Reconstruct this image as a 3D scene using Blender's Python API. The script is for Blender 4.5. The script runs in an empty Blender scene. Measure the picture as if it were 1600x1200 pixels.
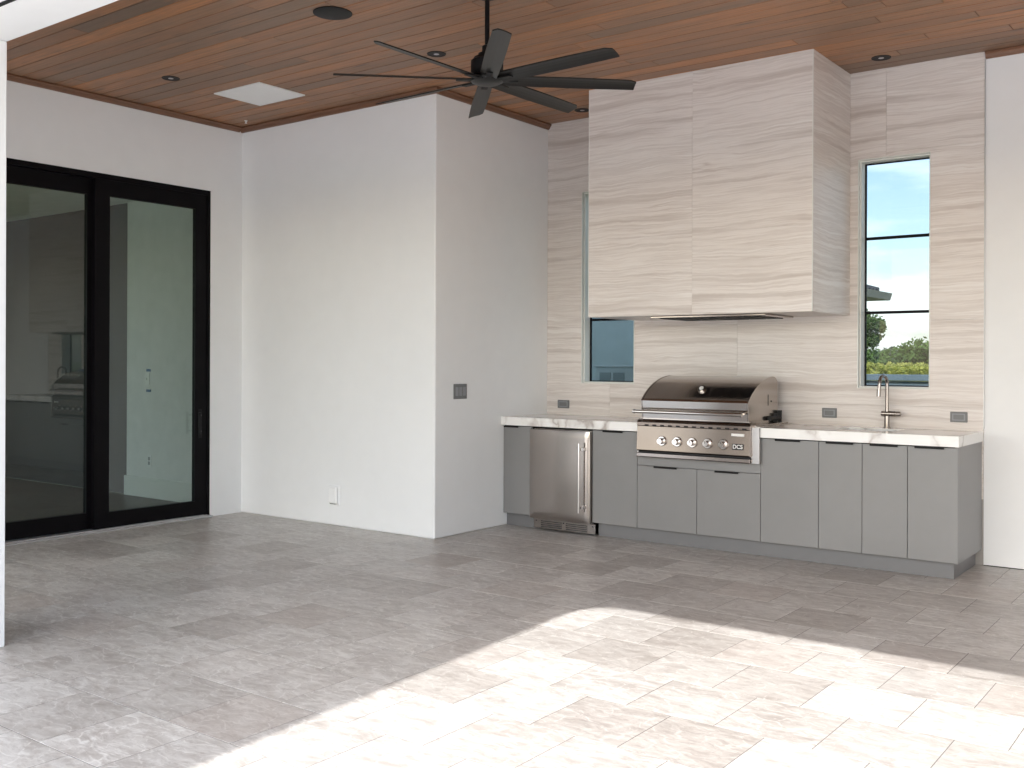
import bpy, bmesh, math, random
from mathutils import Vector, Matrix
random.seed(7)
R = math.radians
S = bpy.context.scene
COL = S.collection

# ------------------------------------------------------------------ camera
cam = bpy.data.cameras.new('camera')
cam_o = bpy.data.objects.new('camera', cam); COL.objects.link(cam_o)
CAMH = 1.3687
YAW = 0.6422
cam_o.matrix_world = Matrix.Translation((0, 0, CAMH)) @ (Matrix.Rotation(YAW, 4, 'Z') @ Matrix.Rotation(R(90), 4, 'X') @ Matrix.Rotation(0.0038, 4, 'Z'))
cam.sensor_fit = 'HORIZONTAL'; cam.sensor_width = 36
cam.lens = 1591.18 / 1600 * 36
cam.shift_y = -33.5 / 1600
cam.clip_start = 0.05; cam.clip_end = 3000
S.camera = cam_o

# ------------------------------------------------------------------ sky, sun, exposure
SUN_EL = R(37.96)
SUN_AZ = Vector((0.068, -1.0, 0)).normalized()           # towards the sun
sun_dir = Vector((SUN_AZ.x * math.cos(SUN_EL), SUN_AZ.y * math.cos(SUN_EL), math.sin(SUN_EL)))
W = bpy.data.worlds.new('World'); S.world = W; W.use_nodes = True
wt = W.node_tree; wt.nodes.clear()
w_out = wt.nodes.new('ShaderNodeOutputWorld'); w_bg = wt.nodes.new('ShaderNodeBackground')
sky = wt.nodes.new('ShaderNodeTexSky'); sky.sky_type = 'NISHITA'; sky.sun_disc = False
sky.sun_elevation = SUN_EL; sky.sun_rotation = math.atan2(SUN_AZ.x, SUN_AZ.y)
sky.air_density = 1.0; sky.dust_density = 1.7; sky.ozone_density = 1.0
w_tc = wt.nodes.new('ShaderNodeTexCoord'); w_map = wt.nodes.new('ShaderNodeMapping')
w_map.inputs['Scale'].default_value = (2.2, 2.2, 8.0); w_map.inputs['Location'].default_value = (3, 1, 0)
w_no = wt.nodes.new('ShaderNodeTexNoise'); w_no.inputs['Scale'].default_value = 1.6; w_no.inputs['Detail'].default_value = 7; w_no.inputs['Roughness'].default_value = 0.55
w_cr = wt.nodes.new('ShaderNodeValToRGB'); w_cr.color_ramp.elements[0].position = 0.46; w_cr.color_ramp.elements[1].position = 0.74
w_cr.color_ramp.elements[1].color = (0.88, 0.88, 0.88, 1)
w_mx = wt.nodes.new('ShaderNodeMix'); w_mx.data_type = 'RGBA'
w_mx.inputs[7].default_value = (10.0, 10.15, 10.3, 1)
wt.links.new(w_tc.outputs['Generated'], w_map.inputs['Vector']); wt.links.new(w_map.outputs['Vector'], w_no.inputs['Vector'])
wt.links.new(w_no.outputs['Fac'], w_cr.inputs['Fac']); wt.links.new(w_cr.outputs['Color'], w_mx.inputs[0])
wt.links.new(sky.outputs['Color'], w_mx.inputs[6]); wt.links.new(w_mx.outputs[2], w_bg.inputs['Color'])
wt.links.new(w_bg.outputs['Background'], w_out.inputs['Surface'])
w_bg.inputs['Strength'].default_value = 0.15

sun = bpy.data.lights.new('sun', 'SUN'); sun.energy = 2.0; sun.angle = R(0.55); sun.color = (1.0, 0.985, 0.96)
sun_o = bpy.data.objects.new('sun', sun); COL.objects.link(sun_o)
sun_o.rotation_euler = (-sun_dir).to_track_quat('-Z', 'Y').to_euler(); sun_o.location = (3, -8, 12)

S.view_settings.view_transform = 'Standard'; S.view_settings.look = 'None'
S.view_settings.exposure = 1.88; S.view_settings.gamma = 1.0; S.view_settings.use_curve_mapping = False
S.render.engine = 'CYCLES'
S.cycles.use_denoising = True
S.cycles.max_bounces = 14; S.cycles.diffuse_bounces = 6; S.cycles.glossy_bounces = 6
S.cycles.transmission_bounces = 8; S.cycles.transparent_max_bounces = 16
S.cycles.sample_clamp_indirect = 8.0; S.cycles.caustics_reflective = False; S.cycles.caustics_refractive = False

# ------------------------------------------------------------------ measured planes (metres; X along the kitchen wall, Y into the wall)
XD, XC, XR = -7.513, -5.189, -1.578          # door wall, side of the bump-out, right end of counter
YC, YB = 5.942, 7.459                        # face of the bump-out, tiled wall
YK, YF, YP = 6.786, 6.817, 6.873             # counter front, cabinet fronts, plinth front
ZT, ZC = 3.4435, 3.491                       # underside of crown trim, ceiling
ZTOP, ZSLAB = 0.915, 0.847
HX0, HX1, HY, HZ = -4.274, -2.4894, 6.704, 1.7228
COLX, COLY, BEAMZ, BEAMY = -4.859, 2.457, 2.897, 1.20
WIN = [(-2.4327, -1.9257), (-4.826, -4.297)]
WZ0, WZ1 = 1.19, 2.856

# ------------------------------------------------------------------ material helpers
class NT:
    def __init__(s, name):
        s.m = bpy.data.materials.new(name); s.m.use_nodes = True
        s.t = s.m.node_tree; s.t.nodes.clear()
        s.out = s.n('OutputMaterial'); s.b = s.n('BsdfPrincipled'); s.l(s.b.outputs[0], s.out.inputs[0])
    def n(s, k, **kw):
        x = s.t.nodes.new('ShaderNode' + k)
        for a, v in kw.items(): setattr(x, a, v)
        return x
    def l(s, a, b): s.t.links.new(a, b)
    def set(s, **kw):
        for k, v in kw.items(): s.b.inputs[k.replace('_', ' ')].default_value = v
    def coord(s, out='Object'): return s.n('TexCoord').outputs[out]
    def math(s, op, a, b=None, c=None, clamp=False):
        x = s.n('Math', operation=op, use_clamp=clamp)
        for i, v in enumerate((a, b, c)):
            if v is None: continue
            if isinstance(v, (int, float)): x.inputs[i].default_value = v
            else: s.l(v, x.inputs[i])
        return x.outputs[0]
    def vmath(s, op, a, b):
        x = s.n('VectorMath', operation=op)
        for i, v in enumerate((a, b)):
            if isinstance(v, (tuple, list)): x.inputs[i].default_value = v
            else: s.l(v, x.inputs[i])
        return x.outputs[0]
    def noise(s, vec, scale=1, detail=4, rough=0.5, dist=0.0):
        x = s.n('TexNoise'); s.l(vec, x.inputs['Vector'])
        x.inputs['Scale'].default_value = scale; x.inputs['Detail'].default_value = detail
        x.inputs['Roughness'].default_value = rough; x.inputs['Distortion'].default_value = dist
        return x.outputs['Fac']
    def ramp(s, fac, stops):
        x = s.n('ValToRGB'); e = x.color_ramp.elements
        while len(e) < len(stops): e.new(0.5)
        for i, (p, c) in enumerate(stops):
            e[i].position = p; e[i].color = (c[0], c[1], c[2], 1) if not isinstance(c, (int, float)) else (c, c, c, 1)
        s.l(fac, x.inputs['Fac']); return x.outputs['Color']
    def mix(s, f, a, b, mode='MIX'):
        x = s.n('Mix', data_type='RGBA', blend_type=mode)
        for i, v in ((0, f), (6, a), (7, b)):
            if isinstance(v, (int, float)): x.inputs[i].default_value = v
            elif isinstance(v, (tuple, list)): x.inputs[i].default_value = (v[0], v[1], v[2], 1)
            else: s.l(v, x.inputs[i])
        return x.outputs[2]
    def combine(s, x, y, z):
        c = s.n('CombineXYZ')
        for i, v in enumerate((x, y, z)):
            if isinstance(v, (int, float)): c.inputs[i].default_value = v
            else: s.l(v, c.inputs[i])
        return c.outputs[0]
    def bump(s, h, strength=0.2, dist=0.01):
        x = s.n('Bump'); x.inputs['Strength'].default_value = strength; x.inputs['Distance'].default_value = dist
        s.l(h, x.inputs['Height']); s.l(x.outputs[0], s.b.inputs['Normal'])
    def color(s, c): s.l(c, s.b.inputs['Base Color'])
    def rough(s, r): s.l(r, s.b.inputs['Roughness'])

MAT = {}
def simple(name, col, rough=0.5, metal=0.0, var=0.06, scale=6.0, bump=0.0, bscale=120.0, spec=0.5):
    m = NT(name); co = m.coord()
    f = m.noise(co, scale, 4, 0.6)
    a = tuple(max(0, c * (1 - var)) for c in col); b = tuple(min(1, c * (1 + var)) for c in col)
    m.color(m.ramp(f, [(0.3, a), (0.7, b)]))
    m.set(Roughness=rough, Metallic=metal); m.b.inputs['Specular IOR Level'].default_value = spec
    if bump: m.bump(m.noise(co, bscale, 3, 0.6), bump, 0.004)
    MAT[name] = m.m; return m.m

def stucco():
    m = NT('stucco'); co = m.coord()
    big = m.noise(co, 1.1, 3, 0.5); mid = m.noise(co, 7.0, 4, 0.55); fine = m.noise(co, 150.0, 3, 0.6)
    c = m.ramp(m.math('ADD', m.math('MULTIPLY', big, 0.6), m.math('MULTIPLY', mid, 0.4)), [(0.3, (0.815, 0.826, 0.832)), (0.7, (0.855, 0.866, 0.872))])
    dirt = m.math('MULTIPLY', m.ramp(m.noise(co, 16.0, 4, 0.7), [(0.66, 0.0), (0.78, 1.0)]), 0.10)
    m.color(m.mix(dirt, c, (0.55, 0.53, 0.50)))
    m.set(Roughness=0.85); m.b.inputs['Specular IOR Level'].default_value = 0.2
    h = m.math('ADD', m.math('MULTIPLY', mid, 1.0), m.math('MULTIPLY', fine, 0.12))
    m.bump(h, 0.25, 0.006); MAT['stucco'] = m.m
stucco()
simple('white_trim', (0.74, 0.75, 0.71), 0.4, 0, 0.02)
simple('white_plastic', (0.88, 0.885, 0.885), 0.35, 0, 0.02)
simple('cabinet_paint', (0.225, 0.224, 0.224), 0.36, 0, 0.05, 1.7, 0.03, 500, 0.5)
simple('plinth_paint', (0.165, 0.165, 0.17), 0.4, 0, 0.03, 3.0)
simple('dark_gap', (0.02, 0.02, 0.022), 0.8)
simple('black_metal', (0.005, 0.005, 0.006), 0.5, 0, 0.2, spec=0.2)
simple('fan_black', (0.013, 0.0125, 0.012), 0.42, 0, 0.15, 20, spec=0.4)
simple('door_black', (0.003, 0.0025, 0.0035), 0.55, 0, 0.1, spec=0.12)
simple('rubber', (0.02, 0.02, 0.02), 0.7)
simple('grout', (0.36, 0.34, 0.32), 0.9)
simple('floor_joint', (0.17, 0.158, 0.148), 0.9)
simple('bounce_stone', (0.72, 0.70, 0.675), 0.7, 0, 0.06, 2.0)  # kept pale so the added paving outside bounces more sunlight inside
simple('grey_plastic', (0.16, 0.165, 0.17), 0.4)
simple('grey_plastic_light', (0.26, 0.27, 0.285), 0.4)
simple('aluminium', (0.55, 0.55, 0.56), 0.4, 0.7)
simple('blue_tape', (0.02, 0.12, 0.28), 0.6)
simple('interior_wall_paint', (0.82, 0.82, 0.81), 0.8)
simple('unlit_recess_paint', (0.012, 0.011, 0.011), 0.7)  # darkness of the unlit recess is put into this colour
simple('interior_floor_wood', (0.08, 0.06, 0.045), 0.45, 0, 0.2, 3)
simple('garden_wall_paint', (0.74, 0.87, 0.86), 0.8)
simple('equipment_paint', (0.76, 0.86, 0.86), 0.5)
simple('equipment_louvre', (0.40, 0.48, 0.48), 0.6)
simple('fence_paint', (0.15, 0.20, 0.24), 0.6, 0, 0.06, 3)
simple('roof_slate', (0.05, 0.055, 0.062), 0.7, 0, 0.25, 8)
simple('house_paint', (0.36, 0.35, 0.33), 0.8)
simple('bark', (0.11, 0.085, 0.06), 0.9, 0, 0.3, 20)
simple('sticker_white', (0.8, 0.8, 0.78), 0.5)
simple('badge_black', (0.006, 0.006, 0.007), 0.3)
simple('sprinkler_white', (0.8, 0.8, 0.8), 0.4)

def steel(name, col, rough, axis):
    m = NT(name); co = m.coord()
    sc = [3.0, 3.0, 3.0]; 
    for i in range(3):
        if i != axis: sc[i] = 900.0
    f = m.noise(m.vmath('MULTIPLY', co, tuple(sc)), 1.0, 2, 0.5)
    g = m.noise(co, 5, 3)
    m.set(Metallic=1.0, Roughness=rough)
    m.color(m.mix(m.math('MULTIPLY', g, 0.30), col, tuple(c * 0.75 for c in col)))
    m.rough(m.math('ADD', m.math('MULTIPLY', f, 0.04), m.math('ADD', m.math('MULTIPLY', g, 0.08), rough - 0.06)))
    MAT[name] = m.m
steel('steel', (0.44, 0.40, 0.372), 0.19, 0)
steel('steel_dark', (0.42, 0.385, 0.36), 0.17, 0)
steel('steel_panel', (0.19, 0.16, 0.143), 0.20, 0)
steel('steel_polished', (0.62, 0.59, 0.56), 0.12, 0)
steel('faucet_steel', (0.36, 0.325, 0.30), 0.26, 2)

def travertine():
    m = NT('travertine'); co = m.coord(); rnd = m.n('ObjectInfo').outputs['Random']
    off = m.combine(m.math('MULTIPLY', rnd, 37.0), 0.0, m.math('MULTIPLY', rnd, 91.0))
    p = m.vmath('ADD', co, off)
    sx = m.n('SeparateXYZ'); m.l(p, sx.inputs[0])
    w1 = m.noise(m.vmath('MULTIPLY', p, (1.3, 0.0, 2.0)), 1.0, 5, 0.55)
    w2 = m.noise(m.vmath('MULTIPLY', p, (7.0, 0.0, 16.0)), 1.0, 3, 0.6)
    z = m.math('ADD', sx.outputs[2], m.math('ADD', m.math('MULTIPLY', w1, 0.11), m.math('MULTIPLY', w2, 0.011)))
    band = m.noise(m.combine(m.math('MULTIPLY', sx.outputs[0], 0.30), 0.0, m.math('MULTIPLY', z, 11.0)), 1.0, 6, 0.68)
    fine = m.noise(m.combine(m.math('MULTIPLY', sx.outputs[0], 1.4), 3.0, m.math('MULTIPLY', z, 60.0)), 1.0, 4, 0.68)
    line = m.noise(m.combine(m.math('MULTIPLY', sx.outputs[0], 0.6), 9.0, m.math('MULTIPLY', z, 20.0)), 1.0, 2, 0.5)
    patch = m.noise(m.vmath('MULTIPLY', p, (1.6, 0.0, 3.0)), 1.0, 3, 0.5)
    c = m.ramp(band, [(0.30, (0.50, 0.437, 0.40)), (0.42, (0.63, 0.577, 0.542)), (0.50, (0.77, 0.725, 0.692)), (0.555, (0.66, 0.608, 0.572)), (0.62, (0.79, 0.752, 0.722)), (0.74, (0.82, 0.797, 0.777))])
    c = m.mix(m.math('MULTIPLY', m.ramp(fine, [(0.54, 0.0), (0.72, 1.0)]), m.ramp(patch, [(0.35, 0.10), (0.65, 0.5)])), c, (0.58, 0.51, 0.465))
    c = m.mix(m.math('MULTIPLY', m.ramp(line, [(0.480, 0.0), (0.5, 1.0), (0.520, 0.0)]), m.ramp(patch, [(0.45, 0.0), (0.65, 0.55)])), c, (0.50, 0.43, 0.385))
    c = m.mix(m.math('MULTIPLY', m.ramp(fine, [(0.30, 1.0), (0.42, 0.0)]), 0.45), c, (0.85, 0.83, 0.81))
    m.color(c); m.set(Roughness=0.42); m.b.inputs['Specular IOR Level'].default_value = 0.4
    m.bump(fine, 0.04, 0.002)
    MAT['travertine'] = m.m
travertine()

def paver(name, island):
    m = NT(name); co = m.coord()
    rnd = m.n('NewGeometry').outputs['Random Per Island'] if island else m.n('ObjectInfo').outputs['Random']
    r2 = m.n('TexWhiteNoise', noise_dimensions='1D'); m.l(rnd, r2.inputs['W']); r2o = r2.outputs['Value']
    p = m.vmath('ADD', co, m.combine(m.math('MULTIPLY', rnd, 53.0), m.math('MULTIPLY', r2o, 71.0), 0.0))
    warp = m.n('TexNoise'); m.l(p, warp.inputs['Vector']); warp.inputs['Scale'].default_value = 6.0; warp.inputs['Detail'].default_value = 4
    pw = m.vmath('ADD', p, m.vmath('MULTIPLY', m.vmath('SUBTRACT', warp.outputs['Color'], (0.452, 0.452, 0.452)), (0.172, 0.097, 0.000)))
    st = m.noise(m.vmath('MULTIPLY', pw, (5.0, 15.0, 1.0)), 1.0, 7, 0.66)
    bl = m.noise(m.vmath('MULTIPLY', pw, (2.2, 4.5, 1.0)), 1.0, 5, 0.55)
    fi = m.noise(m.vmath('MULTIPLY', pw, (40.0, 95.0, 1.0)), 1.0, 4, 0.7)
    ve = m.n('TexVoronoi', feature='DISTANCE_TO_EDGE'); m.l(m.vmath('MULTIPLY', pw, (6.0, 10.0, 1.0)), ve.inputs['Vector']); ve.inputs['Scale'].default_value = 1.0
    ve2 = m.n('TexVoronoi', feature='DISTANCE_TO_EDGE'); m.l(m.vmath('MULTIPLY', pw, (17.0, 27.0, 1.0)), ve2.inputs['Vector']); ve2.inputs['Scale'].default_value = 1.0
    gn = m.noise(m.vmath('MULTIPLY', pw, (13.0, 30.0, 1.0)), 1.0, 7, 0.74)
    c = m.ramp(st, [(0.30, (0.329, 0.297, 0.272)), (0.45, (0.433, 0.403, 0.376)), (0.57, (0.511, 0.485, 0.457)), (0.72, (0.619, 0.598, 0.566))])
    c = m.mix(m.math('MULTIPLY', m.ramp(bl, [(0.42, 0.0), (0.60, 1.0)]), 0.55), c, (0.590, 0.567, 0.538))
    c = m.mix(m.math('MULTIPLY', m.ramp(gn, [(0.51, 0.0), (0.62, 1.0)]), 0.60), c, (0.325, 0.289, 0.265))
    c = m.mix(m.math('MULTIPLY', m.ramp(gn, [(0.36, 1.0), (0.46, 0.0)]), 0.7), c, (0.649, 0.628, 0.599))
    c = m.mix(m.math('MULTIPLY', m.ramp(fi, [(0.55, 0.0), (0.70, 1.0)]), 0.4), c, (0.285, 0.253, 0.231))
    v = m.math('MULTIPLY', m.ramp(ve.outputs['Distance'], [(0.0, 1.0), (0.035, 0.0)]), m.ramp(gn, [(0.44, 0.95), (0.58, 0.0)]))
    c = m.mix(v, c, (0.669, 0.651, 0.621))
    v = m.math('MULTIPLY', m.ramp(ve2.outputs['Distance'], [(0.0, 1.0), (0.05, 0.0)]), m.ramp(st, [(0.44, 0.0), (0.60, 0.65)]))
    c = m.mix(v, c, (0.649, 0.626, 0.597))
    # each stone has its own tone
    tone = m.ramp(rnd, [(0.0, (0.79, 0.77, 0.755)), (0.12, (0.87, 0.857, 0.848)), (0.3, (0.95, 0.945, 0.94)), (0.6, (1.0, 1.0, 1.0)), (0.85, (1.07, 1.075, 1.075)), (1.0, (1.15, 1.155, 1.155))])
    x = m.n('Mix', data_type='RGBA', blend_type='MULTIPLY'); x.inputs[0].default_value = 1.0
    m.l(c, x.inputs[6]); m.l(tone, x.inputs[7]); c = x.outputs[2]
    c = m.mix(m.math('MULTIPLY', m.ramp(r2o, [(0.86, 0.0), (0.97, 1.0)]), 0.18), c, (0.452, 0.354, 0.301))
    m.color(c)
    m.rough(m.math('ADD', 0.27, m.math('MULTIPLY', st, 0.22))); m.b.inputs['Specular IOR Level'].default_value = 0.6
    m.bump(m.math('ADD', m.math('MULTIPLY', fi, 0.5), st), 0.10, 0.003)
    MAT[name] = m.m
paver('paver', False); paver('paver_far', True)

def wood():
    m = NT('ceiling_wood'); co = m.coord(); rnd = m.n('ObjectInfo').outputs['Random']
    r2 = m.n('TexWhiteNoise', noise_dimensions='1D'); m.l(rnd, r2.inputs['W']); r2o = r2.outputs['Value']
    p = m.vmath('ADD', co, m.combine(m.math('MULTIPLY', rnd, 61.0), m.math('MULTIPLY', r2o, 47.0), 0.0))
    gr = m.noise(m.vmath('MULTIPLY', p, (2.2, 55.0, 1.0)), 1.0, 6, 0.62, 0.4)
    fi = m.noise(m.vmath('MULTIPLY', p, (9.0, 260.0, 1.0)), 1.0, 3, 0.6)
    bl = m.noise(m.vmath('MULTIPLY', p, (1.5, 6.0, 1.0)), 1.0, 4, 0.6)
    base = m.ramp(rnd, [(0.0, (0.180, 0.120, 0.086)), (0.2, (0.382, 0.175, 0.086)), (0.38, (0.201, 0.140, 0.103)), (0.55, (0.488, 0.215, 0.090)), (0.72, (0.318, 0.165, 0.095)), (0.85, (0.424, 0.200, 0.099)), (1.0, (0.233, 0.150, 0.103))])
    c = m.mix(m.ramp(bl, [(0.42, 0.0), (0.75, 0.6)]), base, (0.212, 0.155, 0.112))
    c = m.mix(m.math('MULTIPLY', m.ramp(bl, [(0.25, 1.0), (0.44, 0.0)]), 0.6), c, (0.466, 0.205, 0.082))
    c = m.mix(m.math('MULTIPLY', m.ramp(gr, [(0.42, 0.0), (0.68, 1.0)]), 0.55), c, (0.127, 0.085, 0.058))
    c = m.mix(m.math('MULTIPLY', m.ramp(fi, [(0.55, 0.0), (0.75, 1.0)]), 0.3), c, (0.095, 0.060, 0.039))
    kn = m.n('TexVoronoi', feature='F1'); m.l(m.vmath('MULTIPLY', p, (1.1, 7.0, 1.0)), kn.inputs['Vector']); kn.inputs['Scale'].default_value = 1.0
    c = m.mix(m.math('MULTIPLY', m.ramp(kn.outputs['Distance'], [(0.03, 1.0), (0.13, 0.0)]), 0.7), c, (0.05, 0.045, 0.045))
    m.color(c); m.set(Roughness=0.42); m.b.inputs['Specular IOR Level'].default_value = 0.35
    m.bump(gr, 0.08, 0.002); MAT['ceiling_wood'] = m.m
    m = NT('trim_wood'); co = m.coord()
    gr = m.noise(m.vmath('MULTIPLY', co, (3.0, 3.0, 60.0)), 1.0, 5, 0.6)
    m.color(m.ramp(gr, [(0.3, (0.12, 0.055, 0.03)), (0.7, (0.21, 0.10, 0.055))])); m.set(Roughness=0.4)
    MAT['trim_wood'] = m.m
wood()

def quartz():
    m = NT('quartz'); co = m.coord()
    w = m.n('TexNoise'); m.l(co, w.inputs['Vector']); w.inputs['Scale'].default_value = 2.2; w.inputs['Detail'].default_value = 5
    p = m.vmath('ADD', m.vmath('MULTIPLY', co, (1.0, 1.0, 0.8)), m.vmath('MULTIPLY', w.outputs['Color'], (0.55, 0.55, 0.55)))
    v = m.noise(p, 2.4, 3, 0.5)
    d = m.math('ABSOLUTE', m.math('SUBTRACT', v, 0.5))
    k = m.ramp(d, [(0.0, 1.0), (0.022, 0.4), (0.075, 0.0)])
    k2 = m.noise(co, 3.0, 3)
    c = m.mix(m.math('MULTIPLY', k, m.ramp(k2, [(0.36, 0.25), (0.58, 0.95)])), (0.84, 0.835, 0.82), (0.42, 0.37, 0.34))
    m.color(c); m.set(Roughness=0.14); MAT['quartz'] = m.m
quartz()

def glass(name, tint, ior, rough=0.0):
    m = NT(name); m.t.nodes.remove(m.b)
    tr = m.n('BsdfTransparent'); tr.inputs[0].default_value = (*tint, 1)
    gl = m.n('BsdfGlossy'); gl.inputs['Roughness'].default_value = rough
    lw = m.n('LayerWeight'); lw.inputs['Blend'].default_value = 0.5
    fac = m.math('ADD', ior, m.math('MULTIPLY', m.math('POWER', lw.outputs['Facing'], 5.0), 1.0 - ior))
    mx = m.n('MixShader'); m.l(fac, mx.inputs[0]); m.l(tr.outputs[0], mx.inputs[1]); m.l(gl.outputs[0], mx.inputs[2])
    m.l(mx.outputs[0], m.out.inputs[0]); MAT[name] = m.m
glass('door_glass', (0.77, 0.825, 0.79), 0.062)
glass('window_glass', (0.555, 0.578, 0.585), 0.015)

def foliage(name, a, b):
    m = NT(name); rnd = m.n('NewGeometry').outputs['Random Per Island']
    m.color(m.ramp(rnd, [(0.0, a), (1.0, b)])); m.set(Roughness=0.55)
    tl = m.n('BsdfTranslucent'); m.l(m.ramp(rnd, [(0.0, a), (1.0, b)]), tl.inputs[0])
    mx = m.n('MixShader'); mx.inputs[0].default_value = 0.35
    m.l(m.b.outputs[0], mx.inputs[1]); m.l(tl.outputs[0], mx.inputs[2]); m.l(mx.outputs[0], m.out.inputs[0])
    MAT[name] = m.m
foliage('leaves', (0.045, 0.09, 0.028), (0.14, 0.21, 0.06))
foliage('leaves_far', (0.06, 0.12, 0.03), (0.15, 0.24, 0.055))
foliage('leaves_grey', (0.09, 0.12, 0.08), (0.16, 0.19, 0.12))
foliage('weeds', (0.28, 0.32, 0.07), (0.58, 0.56, 0.15))

def meadow():
    m = NT('meadow_grass'); co = m.coord()
    f = m.noise(m.vmath('MULTIPLY', co, (0.06, 0.03, 1)), 1.0, 6, 0.6); g = m.noise(co, 2.0, 5, 0.7)
    c = m.ramp(f, [(0.3, (0.13, 0.17, 0.07)), (0.5, (0.21, 0.23, 0.11)), (0.65, (0.30, 0.29, 0.17))])
    m.color(m.mix(m.math('MULTIPLY', g, 0.4), c, (0.10, 0.14, 0.055))); m.set(Roughness=0.9); MAT['meadow_grass'] = m.m
meadow()

# ------------------------------------------------------------------ geometry helpers
class MB:
    def __init__(s): s.v = []; s.f = []; s.sm = []
    def add(s, vs, fs, smooth=False):
        o = len(s.v); s.v += [tuple(v) for v in vs]; s.f += [tuple(i + o for i in f) for f in fs]; s.sm += [smooth] * len(fs); return s
    def box(s, x0, x1, y0, y1, z0, z1, c=0.0):
        if x0 > x1: x0, x1 = x1, x0
        if y0 > y1: y0, y1 = y1, y0
        if z0 > z1: z0, z1 = z1, z0
        if c <= 0:
            vs = [(x, y, z) for z in (z0, z1) for y in (y0, y1) for x in (x0, x1)]
            return s.add(vs, [(0, 2, 3, 1), (4, 5, 7, 6), (0, 1, 5, 4), (2, 6, 7, 3), (0, 4, 6, 2), (1, 3, 7, 5)])
        bm = bmesh.new(); bmesh.ops.create_cube(bm, size=1)
        for v in bm.verts: v.co = Vector(((x0 + x1) / 2 + v.co.x * (x1 - x0), (y0 + y1) / 2 + v.co.y * (y1 - y0), (z0 + z1) / 2 + v.co.z * (z1 - z0)))
        bmesh.ops.bevel(bm, geom=list(bm.edges), offset=min(c, 0.45 * min(x1 - x0, y1 - y0, z1 - z0)), segments=1, affect='EDGES')
        bm.verts.index_update(); s.add([v.co[:] for v in bm.verts], [[v.index for v in f.verts] for f in bm.faces]); bm.free(); return s
    def prism(s, prof, a0, a1, axis='X', smooth=False):
        """closed profile extruded along an axis; prof pairs are the other two axes in order"""
        n = len(prof); vs = []
        for a in (a0, a1):
            for p, q in prof:
                vs.append((a, p, q) if axis == 'X' else (p, a, q) if axis == 'Y' else (p, q, a))
        s.add(vs, [(i, (i + 1) % n, n + (i + 1) % n, n + i) for i in range(n)], smooth)
        o = len(s.v) - 2 * n
        s.f += [tuple(o + i for i in range(n))[::-1], tuple(o + n + i for i in range(n))]; s.sm += [False, False]; return s
    def tube(s, pts, r, seg=12, caps=True):
        pts = [Vector(p) for p in pts]; rs = r if isinstance(r, (list, tuple)) else [r] * len(pts); rings = []
        up = None
        for i, p in enumerate(pts):
            d = (pts[min(i + 1, len(pts) - 1)] - pts[max(i - 1, 0)]).normalized()
            if up is None: up = Vector((0, 0, 1)) if abs(d.z) < 0.9 else Vector((1, 0, 0))
            a = d.cross(up).normalized(); b = a.cross(d).normalized(); up = b
            rings.append([p + (a * math.cos(t) + b * math.sin(t)) * rs[i] for t in (2 * math.pi * k / seg for k in range(seg))])
        vs = [v for ring in rings for v in ring]; fs = []
        for i in range(len(rings) - 1):
            for k in range(seg): fs.append((i * seg + k, i * seg + (k + 1) % seg, (i + 1) * seg + (k + 1) % seg, (i + 1) * seg + k))
        s.add(vs, fs, True)
        if caps:
            o = len(s.v) - len(vs)
            s.f += [tuple(o + k for k in range(seg))[::-1], tuple(o + len(vs) - seg + k for k in range(seg))]; s.sm += [False, False]
        return s
    def lathe(s, prof, c, axis='Z', seg=32):
        """prof: (radius, height) list, spun round an axis through c"""
        vs = []; fs = []
        for r, h in prof:
            for k in range(seg):
                t = 2 * math.pi * k / seg; a, b = r * math.cos(t), r * math.sin(t)
                p = (a, b, h) if axis == 'Z' else (a, h, b) if axis == 'Y' else (h, a, b)
                vs.append((c[0] + p[0], c[1] + p[1], c[2] + p[2]))
        for i in range(len(prof) - 1):
            for k in range(seg): fs.append((i * seg + k, i * seg + (k + 1) % seg, (i + 1) * seg + (k + 1) % seg, (i + 1) * seg + k))
        s.add(vs, fs, True); o = len(s.v) - len(vs)
        s.f += [tuple(o + k for k in range(seg))[::-1], tuple(o + len(vs) - seg + k for k in range(seg))]; s.sm += [False, False]
        return s
    def mesh(s, name, mat, off=(0, 0, 0)):
        me = bpy.data.meshes.new(name)
        me.from_pydata([(v[0] - off[0], v[1] - off[1], v[2] - off[2]) for v in s.v], [], s.f)
        me.polygons.foreach_set('use_smooth', s.sm); me.materials.append(MAT[mat])
        bm = bmesh.new(); bm.from_mesh(me); bmesh.ops.recalc_face_normals(bm, faces=bm.faces); bm.to_mesh(me); bm.free()
        if any(s.sm) and not all(s.sm):
            me.set_sharp_from_angle(angle=R(35))
        me.update(); return me

def props(o, label=None, cat=None, group=None, kind=None):
    if label: o['label'] = label
    if cat: o['category'] = cat
    if group: o['group'] = group
    if kind: o['kind'] = kind
    return o
def thing(name, label, cat, loc=(0, 0, 0), group=None):
    o = bpy.data.objects.new(name, None); COL.objects.link(o); o.location = loc; o.empty_display_size = 0.1
    return props(o, label, cat, group)
def base_of(o):
    b = Vector((0, 0, 0))
    while o is not None: b += o.location; o = o.parent
    return b
def part(name, mb, mat, parent, label=None):
    """mesh given in world coordinates, hung under its parent (all parents are unrotated)"""
    b = base_of(parent)
    o = bpy.data.objects.new(name, mb.mesh(name, mat, b)); COL.objects.link(o); o.parent = parent
    if label: o['label'] = label
    return o
def solo(name, mb, mat, label, cat, loc=(0, 0, 0), group=None, kind=None):
    o = bpy.data.objects.new(name, mb.mesh(name, mat, loc)); COL.objects.link(o); o.location = loc
    return props(o, label, cat, group, kind)
def struct(name, mb, mat): return solo(name, mb, mat, None, None, kind='structure')
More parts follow.
